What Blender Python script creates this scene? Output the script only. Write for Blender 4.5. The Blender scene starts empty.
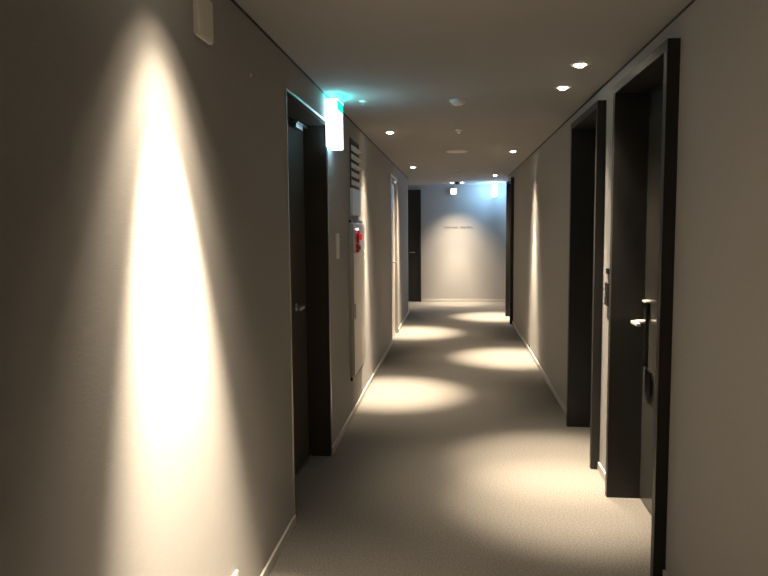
import bpy, bmesh, math, random
from mathutils import Vector, Matrix

S = bpy.context.scene
COL = S.collection

# ------------------------------------------------------------------ camera
YAW, PITCH, ROLL, FPX, EYE = 0.1034, 0.088, 0.0082, 688.7, 1.5416
fwd = Vector((-math.sin(YAW)*math.cos(PITCH), math.cos(YAW)*math.cos(PITCH), -math.sin(PITCH)))
r0 = fwd.cross(Vector((0, 0, 1))).normalized()
u0 = r0.cross(fwd)
cr, sr = math.cos(ROLL), math.sin(ROLL)
rgt = cr*r0 - sr*u0
upv = cr*u0 + sr*r0
cam_data = bpy.data.cameras.new('camera')
cam = bpy.data.objects.new('camera', cam_data)
COL.objects.link(cam)
m = Matrix((rgt, upv, -fwd)).transposed().to_4x4()
m.translation = Vector((0, 0, EYE))
cam.matrix_world = m
cam_data.sensor_width = 36
cam_data.lens = 36*FPX/768
cam_data.clip_start = 0.02
S.camera = cam

# ------------------------------------------------------------------ world and exposure
w = bpy.data.worlds.new('world')
S.world = w
w.use_nodes = True
w.node_tree.nodes['Background'].inputs[0].default_value = (0.5, 0.55, 0.6, 1)
w.node_tree.nodes['Background'].inputs[1].default_value = 0.05
vs = S.view_settings
vs.view_transform = 'Standard'
vs.look = 'None'
vs.exposure = -0.2
vs.gamma = 1
vs.use_curve_mapping = False

LAMP_COLOR = (1.0, 0.82, 0.61)
PEAK_W, CORE_W, WIDE_W = 1700.0, 240.0, 26.0
EXIT_FACE, EXIT_GREEN = 9.0, 1.1

# ------------------------------------------------------------------ materials
def mat(name, col, rough=0.6, metal=0.0, spec=0.5, emit=None, es=0.0, noise=0.0, nscale=40, bump=0.0, bscale=200, stretch=(1, 1, 1)):
    mt = bpy.data.materials.new(name)
    mt.use_nodes = True
    nt = mt.node_tree
    b = nt.nodes['Principled BSDF']
    b.inputs['Base Color'].default_value = (*col, 1)
    b.inputs['Roughness'].default_value = rough
    b.inputs['Metallic'].default_value = metal
    b.inputs['Specular IOR Level'].default_value = spec
    if emit:
        b.inputs['Emission Color'].default_value = (*emit, 1)
        b.inputs['Emission Strength'].default_value = es
    tc = nt.nodes.new('ShaderNodeTexCoord')
    mp = nt.nodes.new('ShaderNodeMapping')
    mp.inputs['Scale'].default_value = stretch
    nt.links.new(tc.outputs['Object'], mp.inputs['Vector'])
    n = nt.nodes.new('ShaderNodeTexNoise')
    n.inputs['Scale'].default_value = nscale
    n.inputs['Detail'].default_value = 4
    nt.links.new(mp.outputs[0], n.inputs['Vector'])
    mix = nt.nodes.new('ShaderNodeMix')
    mix.data_type = 'RGBA'
    k = noise
    mix.inputs['A'].default_value = (*[c*(1-k) for c in col], 1)
    mix.inputs['B'].default_value = (*[min(1, c*(1+k)) for c in col], 1)
    nt.links.new(n.outputs['Fac'], mix.inputs['Factor'])
    nt.links.new(mix.outputs['Result'], b.inputs['Base Color'])
    if bump > 0:
        n2 = nt.nodes.new('ShaderNodeTexNoise')
        n2.inputs['Scale'].default_value = bscale
        n2.inputs['Detail'].default_value = 3
        nt.links.new(mp.outputs[0], n2.inputs['Vector'])
        bp = nt.nodes.new('ShaderNodeBump')
        bp.inputs['Strength'].default_value = bump
        bp.inputs['Distance'].default_value = 0.004
        nt.links.new(n2.outputs['Fac'], bp.inputs['Height'])
        nt.links.new(bp.outputs[0], b.inputs['Normal'])
    return mt

M = {}
M['wall'] = mat('wallpaper', (0.355, 0.342, 0.325), 0.85, spec=0.2, noise=0.06, nscale=90, bump=0.12, bscale=260, stretch=(1, 0.25, 1.6))
M['ceiling'] = mat('ceiling_paint', (0.38, 0.37, 0.355), 0.9, spec=0.2, noise=0.03, nscale=20, bump=0.1, bscale=300)
M['carpet'] = mat('carpet_loop', (0.20, 0.187, 0.168), 0.95, spec=0.1, noise=0.85, nscale=120, bump=0.9, bscale=260)
M['base'] = mat('baseboard_paint', (0.50, 0.47, 0.43), 0.45, noise=0.03)
M['frame'] = mat('black_frame_laminate', (0.018, 0.0175, 0.0155), 0.5, spec=0.35, noise=0.1, nscale=30, stretch=(8, 8, 1))
M['leaf'] = mat('grey_door_laminate', (0.062, 0.060, 0.053), 0.25, spec=0.5, noise=0.08, nscale=30, stretch=(1, 8, 1))
M['brown'] = mat('brown_door_laminate', (0.060, 0.052, 0.041), 0.75, spec=0.15, noise=0.12, nscale=30, stretch=(8, 8, 1))
M['steel'] = mat('brushed_steel', (0.62, 0.60, 0.56), 0.32, metal=1.0, noise=0.05, nscale=60, stretch=(1, 1, 12))
M['chrome'] = mat('polished_metal', (0.85, 0.83, 0.78), 0.15, metal=1.0)
M['satin'] = mat('satin_metal', (0.85, 0.82, 0.76), 0.5, metal=0.4, noise=0.03)
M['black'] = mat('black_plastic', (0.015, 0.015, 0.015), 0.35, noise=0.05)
M['white'] = mat('white_plastic', (0.72, 0.68, 0.60), 0.45, noise=0.03)
M['disc'] = mat('ceiling_fitting_white', (0.78, 0.75, 0.70), 0.5, noise=0.02)
M['cab'] = mat('cabinet_steel', (0.60, 0.57, 0.52), 0.38, metal=0.75, noise=0.05, nscale=20, stretch=(1, 1, 6))
M['vent_grey'] = mat('vent_grey_paint', (0.36, 0.35, 0.34), 0.45, noise=0.03)
M['dark_gap'] = mat('dark_gap', (0.03, 0.03, 0.03), 0.8)
M['lens'] = mat('lamp_lens', (1, 0.95, 0.85), 0.5, emit=(1.0, 0.88, 0.68), es=40)
M['exit_white'] = mat('exit_sign_white', (0.9, 0.95, 1.0), 0.5, emit=(0.45, 0.80, 1.0), es=EXIT_FACE)
M['exit_blue'] = mat('exit_sign_cool_white', (0.8, 0.9, 1.0), 0.5, emit=(0.30, 0.62, 1.0), es=55)
M['exit_top'] = mat('exit_sign_top_glow', (0.1, 0.8, 0.7), 0.5, emit=(0.02, 0.80, 0.80), es=60)
M['exit_green'] = mat('exit_sign_green', (0.1, 0.8, 0.6), 0.5, emit=(0.0, 0.80, 0.58), es=EXIT_GREEN)
M['red'] = mat('red_plastic', (0.55, 0.02, 0.03), 0.3, noise=0.05)
M['red_lens'] = mat('red_beacon_lens', (0.9, 0.05, 0.08), 0.2, emit=(1.0, 0.01, 0.04), es=0.55)
M['led'] = mat('indicator_led', (1, 0.6, 0.65), 0.3, emit=(1.0, 0.45, 0.5), es=9)
M['em_lens'] = mat('emergency_lens', (1, 1, 1), 0.4, emit=(1.0, 0.93, 0.82), es=5)
M['ink'] = mat('lettering_brown', (0.10, 0.08, 0.06), 0.6)

# ------------------------------------------------------------------ helpers
def box(bm, a, b, bev=0.0):
    lo = [min(a[i], b[i]) for i in range(3)]
    hi = [max(a[i], b[i]) for i in range(3)]
    vs_ = [bm.verts.new((x, y, z)) for x in (lo[0], hi[0]) for y in (lo[1], hi[1]) for z in (lo[2], hi[2])]
    fs = [(0, 1, 3, 2), (4, 6, 7, 5), (0, 4, 5, 1), (2, 3, 7, 6), (0, 2, 6, 4), (1, 5, 7, 3)]
    faces = [bm.faces.new([vs_[i] for i in f]) for f in fs]
    if bev > 0:
        es = list({e for f in faces for e in f.edges})
        bmesh.ops.bevel(bm, geom=es, offset=bev, segments=2, affect='EDGES', profile=0.7)

def lathe(bm, prof, c, axis='Z', seg=32):
    """revolve (radius, height) profile about an axis through c"""
    rings = []
    for rr, h in prof:
        ring = []
        for i in range(seg):
            t = 2*math.pi*i/seg
            p = (rr*math.cos(t), rr*math.sin(t), h)
            if axis == 'X':
                p = (h, rr*math.cos(t), rr*math.sin(t))
            elif axis == 'Y':
                p = (rr*math.sin(t), h, rr*math.cos(t))
            ring.append(bm.verts.new((c[0]+p[0], c[1]+p[1], c[2]+p[2])))
        rings.append(ring)
    for a, b in zip(rings, rings[1:]):
        for i in range(seg):
            j = (i+1) % seg
            bm.faces.new((a[i], a[j], b[j], b[i]))
    bm.faces.new(rings[0][::-1])
    bm.faces.new(rings[-1])

def obj(name, bm, m, parent=None, origin=(0, 0, 0), smooth=False):
    """mesh built in world (or thing-local) coordinates; origin shifts the pivot"""
    bmesh.ops.recalc_face_normals(bm, faces=bm.faces)
    if origin != (0, 0, 0):
        bmesh.ops.translate(bm, verts=bm.verts, vec=(-origin[0], -origin[1], -origin[2]))
    me = bpy.data.meshes.new(name)
    bm.to_mesh(me)
    bm.free()
    me.materials.append(M[m])
    if smooth:
        for p in me.polygons:
            p.use_smooth = True
        try:
            me.set_sharp_from_angle(angle=0.7)
        except Exception:
            pass
    o = bpy.data.objects.new(name, me)
    o.location = origin
    COL.objects.link(o)
    if parent:
        o.parent = parent
    return o

def boxes(name, bs, m, parent=None, origin=(0, 0, 0), bev=0.0):
    bm = bmesh.new()
    for a, b in bs:
        box(bm, a, b, bev)
    return obj(name, bm, m, parent, origin)

def turned(name, prof, c, axis, m, parent=None, origin=(0, 0, 0), seg=32):
    bm = bmesh.new()
    lathe(bm, prof, c, axis, seg)
    return obj(name, bm, m, parent, origin, smooth=True)

def tag(o, label, cat, group=None):
    o['label'] = label
    o['category'] = cat
    if group:
        o['group'] = group
    return o

def thing(name, loc, label, cat, group=None):
    o = bpy.data.objects.new(name, None)
    o.empty_display_size = 0.1
    o.location = loc
    COL.objects.link(o)
    return tag(o, label, cat, group)

def struct(o):
    o['kind'] = 'structure'
    return o

def copy_tree(o, parent=None):
    c = o.copy()
    COL.objects.link(c)
    c.parent = parent
    for ch in list(o.children):
        copy_tree(ch, c)
    return c

# ------------------------------------------------------------------ dimensions
XL, XR, H = -0.837, 0.910, 2.40
YB, YE = -5.0, 14.22
YJL, YJR = 12.30, 12.15           # where the cross passage opens left and right
T = 0.35
ZR = 2.298                        # top of the black door surrounds
ZL = 2.222                        # top of the left doors
PX = 0.8585                       # how far the black surrounds stand into the corridor
LX = 1.04                         # plane of the right door leaves
R_DOORS = [(2.983, 3.953), (4.370, 5.350), (10.951, 11.93)]
L_DOORS = [(3.421, 4.502), (9.02, 9.97)]
XW = 4.5                          # ends of the cross passage

# ------------------------------------------------------------------ structure
struct(boxes('floor', [((-XW, YB-.2, -0.1), (XW, YE+.2, 0))], 'carpet'))
struct(boxes('ceiling', [((-XW, YB-.2, H), (XW, YE+.2, H+.1))], 'ceiling'))

def side_wall(name, x0, x1, y0, y1, doors, ztop):
    bs = []
    y = y0
    for a, b in doors:
        bs.append(((x0, y, 0), (x1, a, H)))
        bs.append(((x0, a, ztop), (x1, b, H)))
        y = b
    bs.append(((x0, y, 0), (x1, y1, H)))
    return struct(boxes(name, bs, 'wall'))

g = 0.001
side_wall('wall_left', XL-T, XL, YB, YJL, [(a, b) for a, b in L_DOORS], ZL)
side_wall('wall_right', XR, XR+T, YB, YJR, [(a, b) for a, b in R_DOORS], ZR)
struct(boxes('wall_end', [((-XW, YE, 0), (XW, YE+.15, H))], 'wall'))
struct(boxes('wall_back', [((XL-T, YB-.15, 0), (XR+T, YB, H))], 'wall'))
struct(boxes('wall_far_left', [((-XW, YJL-.15, 0), (XL-T, YJL, H)), ((-XW-.15, YJL-.15, 0), (-XW, YE+.15, H))], 'wall'))
struct(boxes('wall_far_right', [((XR+T, YJR-.15, 0), (XW, YJR, H)), ((XW, YJR-.15, 0), (XW+.15, YE+.15, H))], 'wall'))

def base_strip(name, x, s, segs):
    struct(boxes(name, [((x, a, 0), (x+s*.012, b, .05)) for a, b in segs], 'base', bev=.003))
base_strip('baseboard_left', XL, 1, [(YB, L_DOORS[0][0]-.012), (L_DOORS[0][1]+.012, L_DOORS[1][0]-.012), (L_DOORS[1][1]+.012, YJL)])
base_strip('baseboard_right', XR, -1, [(YB, R_DOORS[0][0]), (R_DOORS[0][1], R_DOORS[1][0]), (R_DOORS[1][1], R_DOORS[2][0]), (R_DOORS[2][1], YJR)])
struct(boxes('baseboard_end', [((-.695, YE-.012, 0), (XW, YE, .05))], 'base', bev=.003))
# thin shadow-gap trims where wall meets ceiling
struct(boxes('trim_1', [((XL, YB, H-.008), (XL+.006, YJL, H))], 'dark_gap'))
struct(boxes('trim_2', [((XR-.006, YB, H-.008), (XR, YJR, H))], 'dark_gap'))
struct(boxes('trim_3', [((-XW, YE-.006, H-.012), (XW, YE, H))], 'base'))

# ------------------------------------------------------------------ downlights
def make_downlight():
    t = thing('downlight', (0, 0, H), 'x', 'ceiling light')
    bm = bmesh.new()
    seg = 36
    prof = [(.030, -.0025), (.034, -.006), (.046, -.006), (.050, -.0005)]
    rings = []
    for rr, h in prof:
        rings.append([bm.verts.new((rr*math.cos(2*math.pi*i/seg), rr*math.sin(2*math.pi*i/seg), h)) for i in range(seg)])
    for a, b in zip(rings, rings[1:]):
        for i in range(seg):
            bm.faces.new((a[i], a[(i+1) % seg], b[(i+1) % seg], b[i]))
    obj('trim_ring', bm, 'disc', t, smooth=True)
    turned('lens', [(.0305, -.0005), (.0305, -.002), (.026, -.010), (.018, -.015), (.008, -.017)], (0, 0, 0), 'Z', 'lens', t)
    for nm, en, ang, bl in (('peak_beam', PEAK_W, 39, 1.0), ('hot_beam', CORE_W, 66, 1.0), ('wide_beam', WIDE_W, 84, .6)):
        ld = bpy.data.lights.new(nm, 'SPOT')
        ld.energy = en
        ld.color = LAMP_COLOR
        ld.spot_size = math.radians(ang)
        ld.spot_blend = bl
        ld.shadow_soft_size = .028
        lo = bpy.data.objects.new(nm, ld)
        lo.location = (0, 0, -.024)
        lo.parent = t
        COL.objects.link(lo)
    return t

dl = make_downlight()
GL = 'recessed downlights along the corridor'
LIGHTS = [
    (.661, 3.851, 'nearest recessed downlight in the ceiling on the right, above the first black doorway'),
    (.665, 4.462, 'recessed downlight close behind the nearest one on the right of the ceiling'),
    (.658, 8.112, 'lone recessed downlight on the right of the ceiling, past the second doorway'),
    (.663, 11.816, 'farthest downlight on the right, just before the blue glow'),
    (-.588, 6.308, 'larger looking downlight on the left of the ceiling, above the steel wall cabinet'),
    (-.604, 9.997, 'farther small downlight on the left of the ceiling near the corridor end'),
    (-.590, 1.87, 'downlight out of frame whose beam washes the near left wall'),
    (-.064, 13.62, 'left one of two small downlights in front of the end wall'),
    (.131, 13.62, 'right one of two small downlights in front of the end wall'),
    (-1.9, 13.25, 'unseen downlight added around the corner in the left arm of the cross passage'),  # this lamp and the next are unseen, added to brighten the junction
    (2.0, 13.25, 'unseen downlight added around the corner in the right arm of the cross passage'),
    (-.59, -2.4, 'unseen downlight added behind the viewpoint on the left'),
    (.66, -3.2, 'unseen downlight added behind the viewpoint on the right'),
]
placed = []
for i, (x, y, lb) in enumerate(LIGHTS):
    o = dl if i == 0 else copy_tree(dl)
    o.location = (x, y, H)
    o['label'] = lb
    o['group'] = GL
    placed.append(o)
for o in placed:
    lb = o['label']
    for ch in o.children:
        if ch.type != 'LIGHT':
            continue
        kind = ch.name.split('_')[0]
        if 'out of frame' in lb:           # aimed a little along the corridor and at the wall
            ch.rotation_euler = (math.radians(5), math.radians(6), 0)
            ch.data = ch.data.copy()
            ch.data.energy *= 1.6 if kind == 'peak' else .85
        if 'nearest' in lb:                # the pair over the doorways is dimmed
            ch.data = ch.data.copy()
            ch.data.energy *= .45 if kind == 'peak' else .6
        if 'behind the viewpoint' in lb:   # unseen lamps added for ambient light, turned down
            ch.data = ch.data.copy()
            ch.data.energy *= .3
        if 'end wall' in lb:               # aimed at the end wall
            ch.data = ch.data.copy()
            ch.data.energy *= {'peak': .22, 'hot': .8, 'wide': 3.2}[kind]
            ch.rotation_euler = (math.radians(8), 0, 0)

# ------------------------------------------------------------------ right-hand doors with deep black surrounds
def right_door(k, y0, y1, lab_f, lab_leaf, far_lock=True):
    th = .045
    struct_name = 'door_%d' % k
    d = bpy.data.objects.new(struct_name, None)
    d.location = (PX, y0, 0)
    COL.objects.link(d)
    d['kind'] = 'structure'
    d['label'] = lab_f
    o = (PX, y0, 0)
    def P(name, bs, m, bev=0.0, par=d):
        bs = [tuple(tuple(v[i]-o[i] for i in range(3)) for v in b) for b in bs]
        return boxes(name, bs, m, par, bev=bev)
    XO = LX+.06
    P('door_frame', [((PX, y0, 0), (XO, y0+th, ZR)), ((PX, y1-th, 0), (XO, y1, ZR)), ((PX, y0+th, ZR-th), (XO, y1-th, ZR))], 'frame', .002)
    leaf = P('door_leaf', [((LX, y0+th, .006), (LX+.045, y1-th, ZR-th))], 'leaf', .0015)
    leaf['label'] = lab_leaf
    for _ in (0,):
        yl = y1-th-.075 if far_lock else y0+th+.135
        P('lock_plate', [((LX-.018, yl-.022, .775), (LX, yl+.022, 1.125))], 'black', .004)
        P('lock_cap', [((LX-.026, yl-.045, 1.125), (LX, yl+.030, 1.137))], 'disc', .003)
        bm = bmesh.new()
        lathe(bm, [(.010, 0), (.010, .055)], (LX-.07-o[0], yl-o[1], 1.02), 'X', 20)
        box(bm, (LX-.088-o[0], yl-.115-o[1], 1.008), (LX-.066-o[0], yl+.014-o[1], 1.026), .004)
        obj('lever_handle', bm, 'satin', d, smooth=True)
        P('strike_box', [((LX-.012, yl-.11, .635), (LX, yl-.01, .76))], 'black', .003)  # small black box low on the leaf
    return d
right_door(1, *R_DOORS[0], 'nearest doorway on the right in a deep black surround', 'grey glossy door leaf')
right_door(2, *R_DOORS[1], 'second doorway on the right in a deep black surround', 'grey glossy door leaf', False)
right_door(3, *R_DOORS[2], 'far doorway on the right at the corridor end', 'grey glossy door leaf', False)

# ------------------------------------------------------------------ left-hand doors with thin steel edging
def left_door(k, y0, y1, lab, depth=.15, finish='brown'):
    d = bpy.data.objects.new('door_%d' % k, None)
    d.location = (XL, y0, 0)
    COL.objects.link(d)
    d['kind'] = 'structure'
    d['label'] = lab
    o = (XL, y0, 0)
    def P(name, bs, m, bev=0.0):
        bs = [tuple(tuple(v[i]-o[i] for i in range(3)) for v in b) for b in bs]
        return boxes(name, bs, m, d, bev=bev)
    XD = XL-depth
    e = .012
    P('steel_edging', [((XL-.004, y0-e, 0), (XL+.006, y0, ZL+e)), ((XL-.004, y1, 0), (XL+.006, y1+e, ZL+e)), ((XL-.004, y0, ZL), (XL+.006, y1, ZL+e))], 'steel' if finish == 'brown' else 'base', .001)
    P('door_frame', [((XD-.06, y0, 0), (XL, y0+.02, ZL)), ((XD-.06, y1-.02, 0), (XL, y1, ZL)), ((XD-.06, y0+.02, ZL-.02), (XL, y1-.02, ZL))], finish, .001)
    P('door_leaf', [((XD-.045, y0+.02, .012), (XD, y1-.02, ZL-.02))], finish, .001)
    P('threshold', [((XD-.06, y0+.02, 0), (XD+.018, y1-.02, .011))], 'steel', .002)
    yl = y1-.32
    bm = bmesh.new()
    lathe(bm, [(.024, 0), (.024, .006), (.010, .008), (.010, .05)], (XD-o[0], yl-o[1], 1.05), 'X', 20)
    box(bm, (XD+.040-o[0], yl-.115-o[1], 1.041), (XD+.056-o[0], yl+.012-o[1], 1.059), .004)
    obj('lever_handle', bm, 'steel', d, smooth=True)
    c = P('door_closer', [((XD, y1-.36, ZL-.075), (XD+.035, y1-.18, ZL-.045))], 'steel', .004)
    P('closer_arm', [((XD+.02, y1-.34, ZL-.044), (XD+.04, y1-.05, ZL-.034))], 'steel', .002)
    return d
left_door(4, *L_DOORS[0], 'recessed dark brown door in the left wall with thin steel edging')
left_door(5, *L_DOORS[1], 'far pale grey door almost flush in the left wall', .035, 'base')

# dark door in the end wall
d = bpy.data.objects.new('door_6', None)
d.location = (-1.65, YE, 0)
COL.objects.link(d)
d['kind'] = 'structure'
d['label'] = 'dark door in the end wall at left'
boxes('door_frame', [((0, -.05, 0), (.045, 0, ZR)), ((.905, -.05, 0), (.95, 0, ZR)), ((.045, -.05, ZR-.045), (.905, 0, ZR))], 'frame', d, bev=.002)
boxes('door_leaf', [((.045, -.03, .005), (.905, 0, ZR-.045))], 'frame', d, bev=.001)
bm = bmesh.new()
lathe(bm, [(.01, -.08), (.01, -.03)], (.82, 0, 1.02), 'Y', 16)
box(bm, (.72, -.088, 1.011), (.832, -.07, 1.029), .003)
obj('lever_handle', bm, 'chrome', d, smooth=True)

# ------------------------------------------------------------------ exit signs
def exit_sign(loc, dx, dy, dz, label, m='exit_white'):
    """body from loc (min corner)"""
    t = thing('exit_sign', loc, label, 'exit sign', )
    boxes('housing', [((0, 0, 0), (dx, dy, dz))], m, t, bev=.006)
    return t
t = exit_sign((XL+.0065, 4.45, 2.065), .074, .235, .30, 'glowing white and green exit sign over the left door corner')
boxes('pictogram_panel', [((.074, .006, .235), (.078, .229, .296))], 'exit_green', t, bev=.001)
boxes('top_strip', [((.012, .008, .300), (.078, .227, .304))], 'exit_top', t, bev=.001)
boxes('mounting_plate', [((-.0065, .02, .02), (0, .215, .28))], 'steel', t)
t = exit_sign((.72, 13.68, 2.13), .085, .30, .25, 'glowing bluish exit sign hung from the ceiling before the end wall', 'exit_blue')
turned('hanging_rod', [(.008, .25), (.008, .27)], (.042, .15, 0), 'Z', 'steel', t, seg=12)

# ------------------------------------------------------------------ louvred vent with panel, left wall
t = thing('louvred_vent', (XL, 5.50, 1.64), 'narrow wall vent with angled pale slats above the steel cabinet', 'vent')
vy0, vy1 = 0.0, .47
boxes('vent_frame', [((0, vy0, .22), (.010, vy0+.02, .615)), ((0, vy1-.02, .22), (.010, vy1, .615)), ((0, vy0+.02, .60), (.010, vy1-.02, .615)), ((0, vy0+.02, .22), (.010, vy1-.02, .235))], 'frame', t, bev=.001)
boxes('backing', [((0, .02, .235), (.004, vy1-.02, .60))], 'dark_gap', t)
for k in range(5):
    bm = bmesh.new()
    z = .240+k*.069
    tri = ((.004, z+.048), (.004, z+.006), (.044, z+.024))
    A = [bm.verts.new((xx, .021, zz)) for xx, zz in tri]
    B = [bm.verts.new((xx, vy1-.021, zz)) for xx, zz in tri]
    bm.faces.new(A); bm.faces.new(B[::-1])
    for i in range(3):
        j = (i+1) % 3
        bm.faces.new((A[i], B[i], B[j], A[j]))
    obj('slat', bm, 'disc', t)
boxes('lower_panel', [((0, vy0, 0), (.022, vy1, .217))], 'white', t, bev=.003)

# ------------------------------------------------------------------ steel hydrant cabinet, left wall
t = thing('hydrant_cabinet', (XL+.001, 5.40, .31), 'tall brushed steel fire cabinet set on the left wall', 'cabinet')
cw, chh = .70, 1.27
boxes('cabinet_body', [((0, 0, .03), (.022, cw, chh))], 'cab', t, bev=.002)
boxes('bottom_strip', [((0, 0, 0), (.018, cw, .029))], 'black', t, bev=.002)  # black strip along the cabinet's lower edge
boxes('top_rail', [((0, 0, chh+.001), (.018, cw, chh+.02))], 'black', t, bev=.002)
dd = boxes('cabinet_door', [((.022, .012, .04), (.034, cw-.012, 1.02))], 'cab', t, bev=.002)
boxes('handle', [((.034, .04, .50), (.046, .065, .62))], 'steel', dd, bev=.003)
boxes('control_panel', [((.022, .012, 1.03), (.034, cw-.012, chh-.012))], 'cab', t, bev=.002)
t2 = thing('alarm_beacon', (XL+.0355, 5.64, 1.465), 'red alarm lamp with lit lens on the steel cabinet', 'alarm lamp')
turned('beacon_base', [(.052, 0), (.052, .012), (.046, .018)], (0, 0, 0), 'X', 'red', t2)
turned('beacon_lens', [(.032, .018), (.031, .028), (.024, .036), (.010, .040)], (0, 0, 0), 'X', 'red_lens', t2)
turned('indicator_led', [(.007, 0), (.006, .012), (.003, .016)], (0, -.045, .062), 'X', 'led', t2, seg=12)
t3 = thing('call_point', (XL+.0355, 5.60, 1.375), 'dark red push button box under the red alarm lamp', 'alarm button')
boxes('button_housing', [((0, -.04, -.035), (.022, .04, .035))], 'red', t3, bev=.004)
turned('push_button', [(.016, .022), (.016, .028), (.012, .031)], (0, 0, 0), 'X', 'black', t3, seg=20)

# ------------------------------------------------------------------ small wall fittings
t = thing('light_switch', (XL, 4.775, 1.32), 'narrow grey switch plate on the left wall past the brown door', 'switch')
boxes('switch_plate', [((0, 0, 0), (.010, .12, .18))], 'white', t, bev=.003)
boxes('rocker', [((.010, .03, .03), (.014, .09, .085))], 'white', t, bev=.002)
boxes('rocker', [((.010, .03, .095), (.014, .09, .15))], 'white', t, bev=.002)

t = thing('wall_sensor', (XL, 2.20, 2.163), 'small beige box high on the near left wall', 'sensor')
boxes('sensor_body', [((0, 0, .006), (.020, .135, .14))], 'white', t, bev=.004)
boxes('base_cap', [((.003, .004, 0), (.017, .131, .006))], 'disc', t, bev=.002)

tag(turned('wall_button', [(.010, 0), (.010, .004), (.006, .006)], (0, 0, 0), 'X', 'white', origin=(0, 0, 0), seg=20),
    'tiny pale round cap high on the left wall', 'wall cap').location = (XL, 2.816, 2.167)

t = thing('power_outlet', (XL, 2.35, .16), 'pale outlet plate low on the near left wall at the frame edge', 'outlet')
boxes('outlet_plate', [((0, 0, 0), (.009, .12, .075))], 'white', t, bev=.003)
for yy in (.035, .085):
    turned('socket', [(.017, .009), (.017, .0095), (.015, .0105)], (0, yy, .0375), 'X', 'disc', t, seg=20)

t = thing('door_bell', (XR, 4.17, 1.065), 'slim dark panel on the right wall between the two black doorways', 'door bell')
boxes('bell_plate', [((-.016, 0, 0), (0, .075, .135))], 'black', t, bev=.003)
boxes('bell_button', [((-.019, .022, .05), (-.016, .053, .085))], 'leaf', t, bev=.002)
tag(boxes('number_plate', [((-.012, -.03, -.016), (0, .03, .016))], 'black', bev=.002),
    'tiny dark plate above the slim dark panel on the right wall', 'plate').location = (XR, 4.21, 1.27)
tag(turned('wall_stud', [(.018, 0), (.016, -.010), (.008, -.016)], (0, 0, 0), 'X', 'black', seg=20),
    'tiny dark stud just above the baseboard of the right wall', 'wall stud').location = (XR, 8.5, .085)

# ------------------------------------------------------------------ ceiling fittings
t = thing('smoke_detector', (.018, 4.808, H), 'nearer round white smoke detector in the middle of the ceiling', 'smoke detector')
turned('detector_base', [(.058, 0), (.058, -.010), (.054, -.014)], (0, 0, 0), 'Z', 'disc', t)
turned('detector_head', [(.045, -.014), (.043, -.026), (.030, -.034), (.010, -.036)], (0, 0, 0), 'Z', 'disc', t)

def sprinkler(loc, lab):
    t = thing('sprinkler', loc, lab, 'sprinkler', 'ceiling sprinklers')
    turned('rosette', [(.034, 0), (.032, -.006), (.014, -.010)], (0, 0, 0), 'Z', 'disc', t, seg=24)
    turned('deflector', [(.006, -.010), (.006, -.022), (.015, -.023), (.015, -.025)], (0, 0, 0), 'Z', 'chrome', t, seg=16)
    return t
sprinkler((.033, 6.279, H), 'small sprinkler between the smoke detector and the round ceiling speaker')
sprinkler((.026, 10.655, H), 'faint sprinkler on the ceiling beyond the round speaker')
sprinkler((-.62, 4.751, H), 'small sprinkler on the ceiling in the cyan glow beside the exit sign')

t = thing('ceiling_speaker', (.019, 7.998, H), 'wide round pale speaker in the middle of the ceiling', 'speaker')
turned('rim', [(.125, 0), (.125, -.006), (.115, -.012), (.108, -.008)], (0, 0, 0), 'Z', 'disc', t, seg=40)
turned('grille', [(.107, -.008), (.090, -.013), (.040, -.016)], (0, 0, 0), 'Z', 'white', t, seg=40)

t = thing('dome_camera', (.033, 13.45, H), 'small dark ceiling camera between two downlights before the end wall', 'camera')
turned('camera_base', [(.042, 0), (.042, -.020)], (0, 0, 0), 'Z', 'black', t, seg=24)
turned('camera_dome', [(.036, -.020), (.033, -.036), (.020, -.050), (.006, -.055)], (0, 0, 0), 'Z', 'black', t, seg=24)

t = thing('emergency_light', (-.10, YE, 2.19), 'small bright white lit box high on the end wall', 'emergency light')
boxes('light_body', [((0, -.05, 0), (.13, 0, .13))], 'white', t, bev=.004)
boxes('light_lens', [((.012, -.058, .012), (.118, -.05, .118))], 'em_lens', t, bev=.003)

# ------------------------------------------------------------------ small lettering on the end wall (illegible in the photograph)
t = thing('wall_lettering', (-.23, YE, 1.50), 'thin line of small brown lettering on the end wall', 'lettering')
rnd = random.Random(4)
for x0, n in ((0.0, 9), (.34, 8)):
    bm = bmesh.new()
    for k in range(n):
        x = x0+k*.031
        box(bm, (x, -.004, .008), (x+.005, 0, .044))
        kk = rnd.choice((0, 1, 2, 3))
        if kk != 1:
            box(bm, (x+.017, -.004, .008), (x+.022, 0, .044))
        if kk in (0, 1):
            box(bm, (x+.005, -.004, .008), (x+.017, 0, .013))
        if kk in (1, 2):
            box(bm, (x+.005, -.004, .039), (x+.017, 0, .044))
        box(bm, (x+.005, -.004, .024), (x+.017, 0, .028))
    obj('word', bm, 'ink', t)
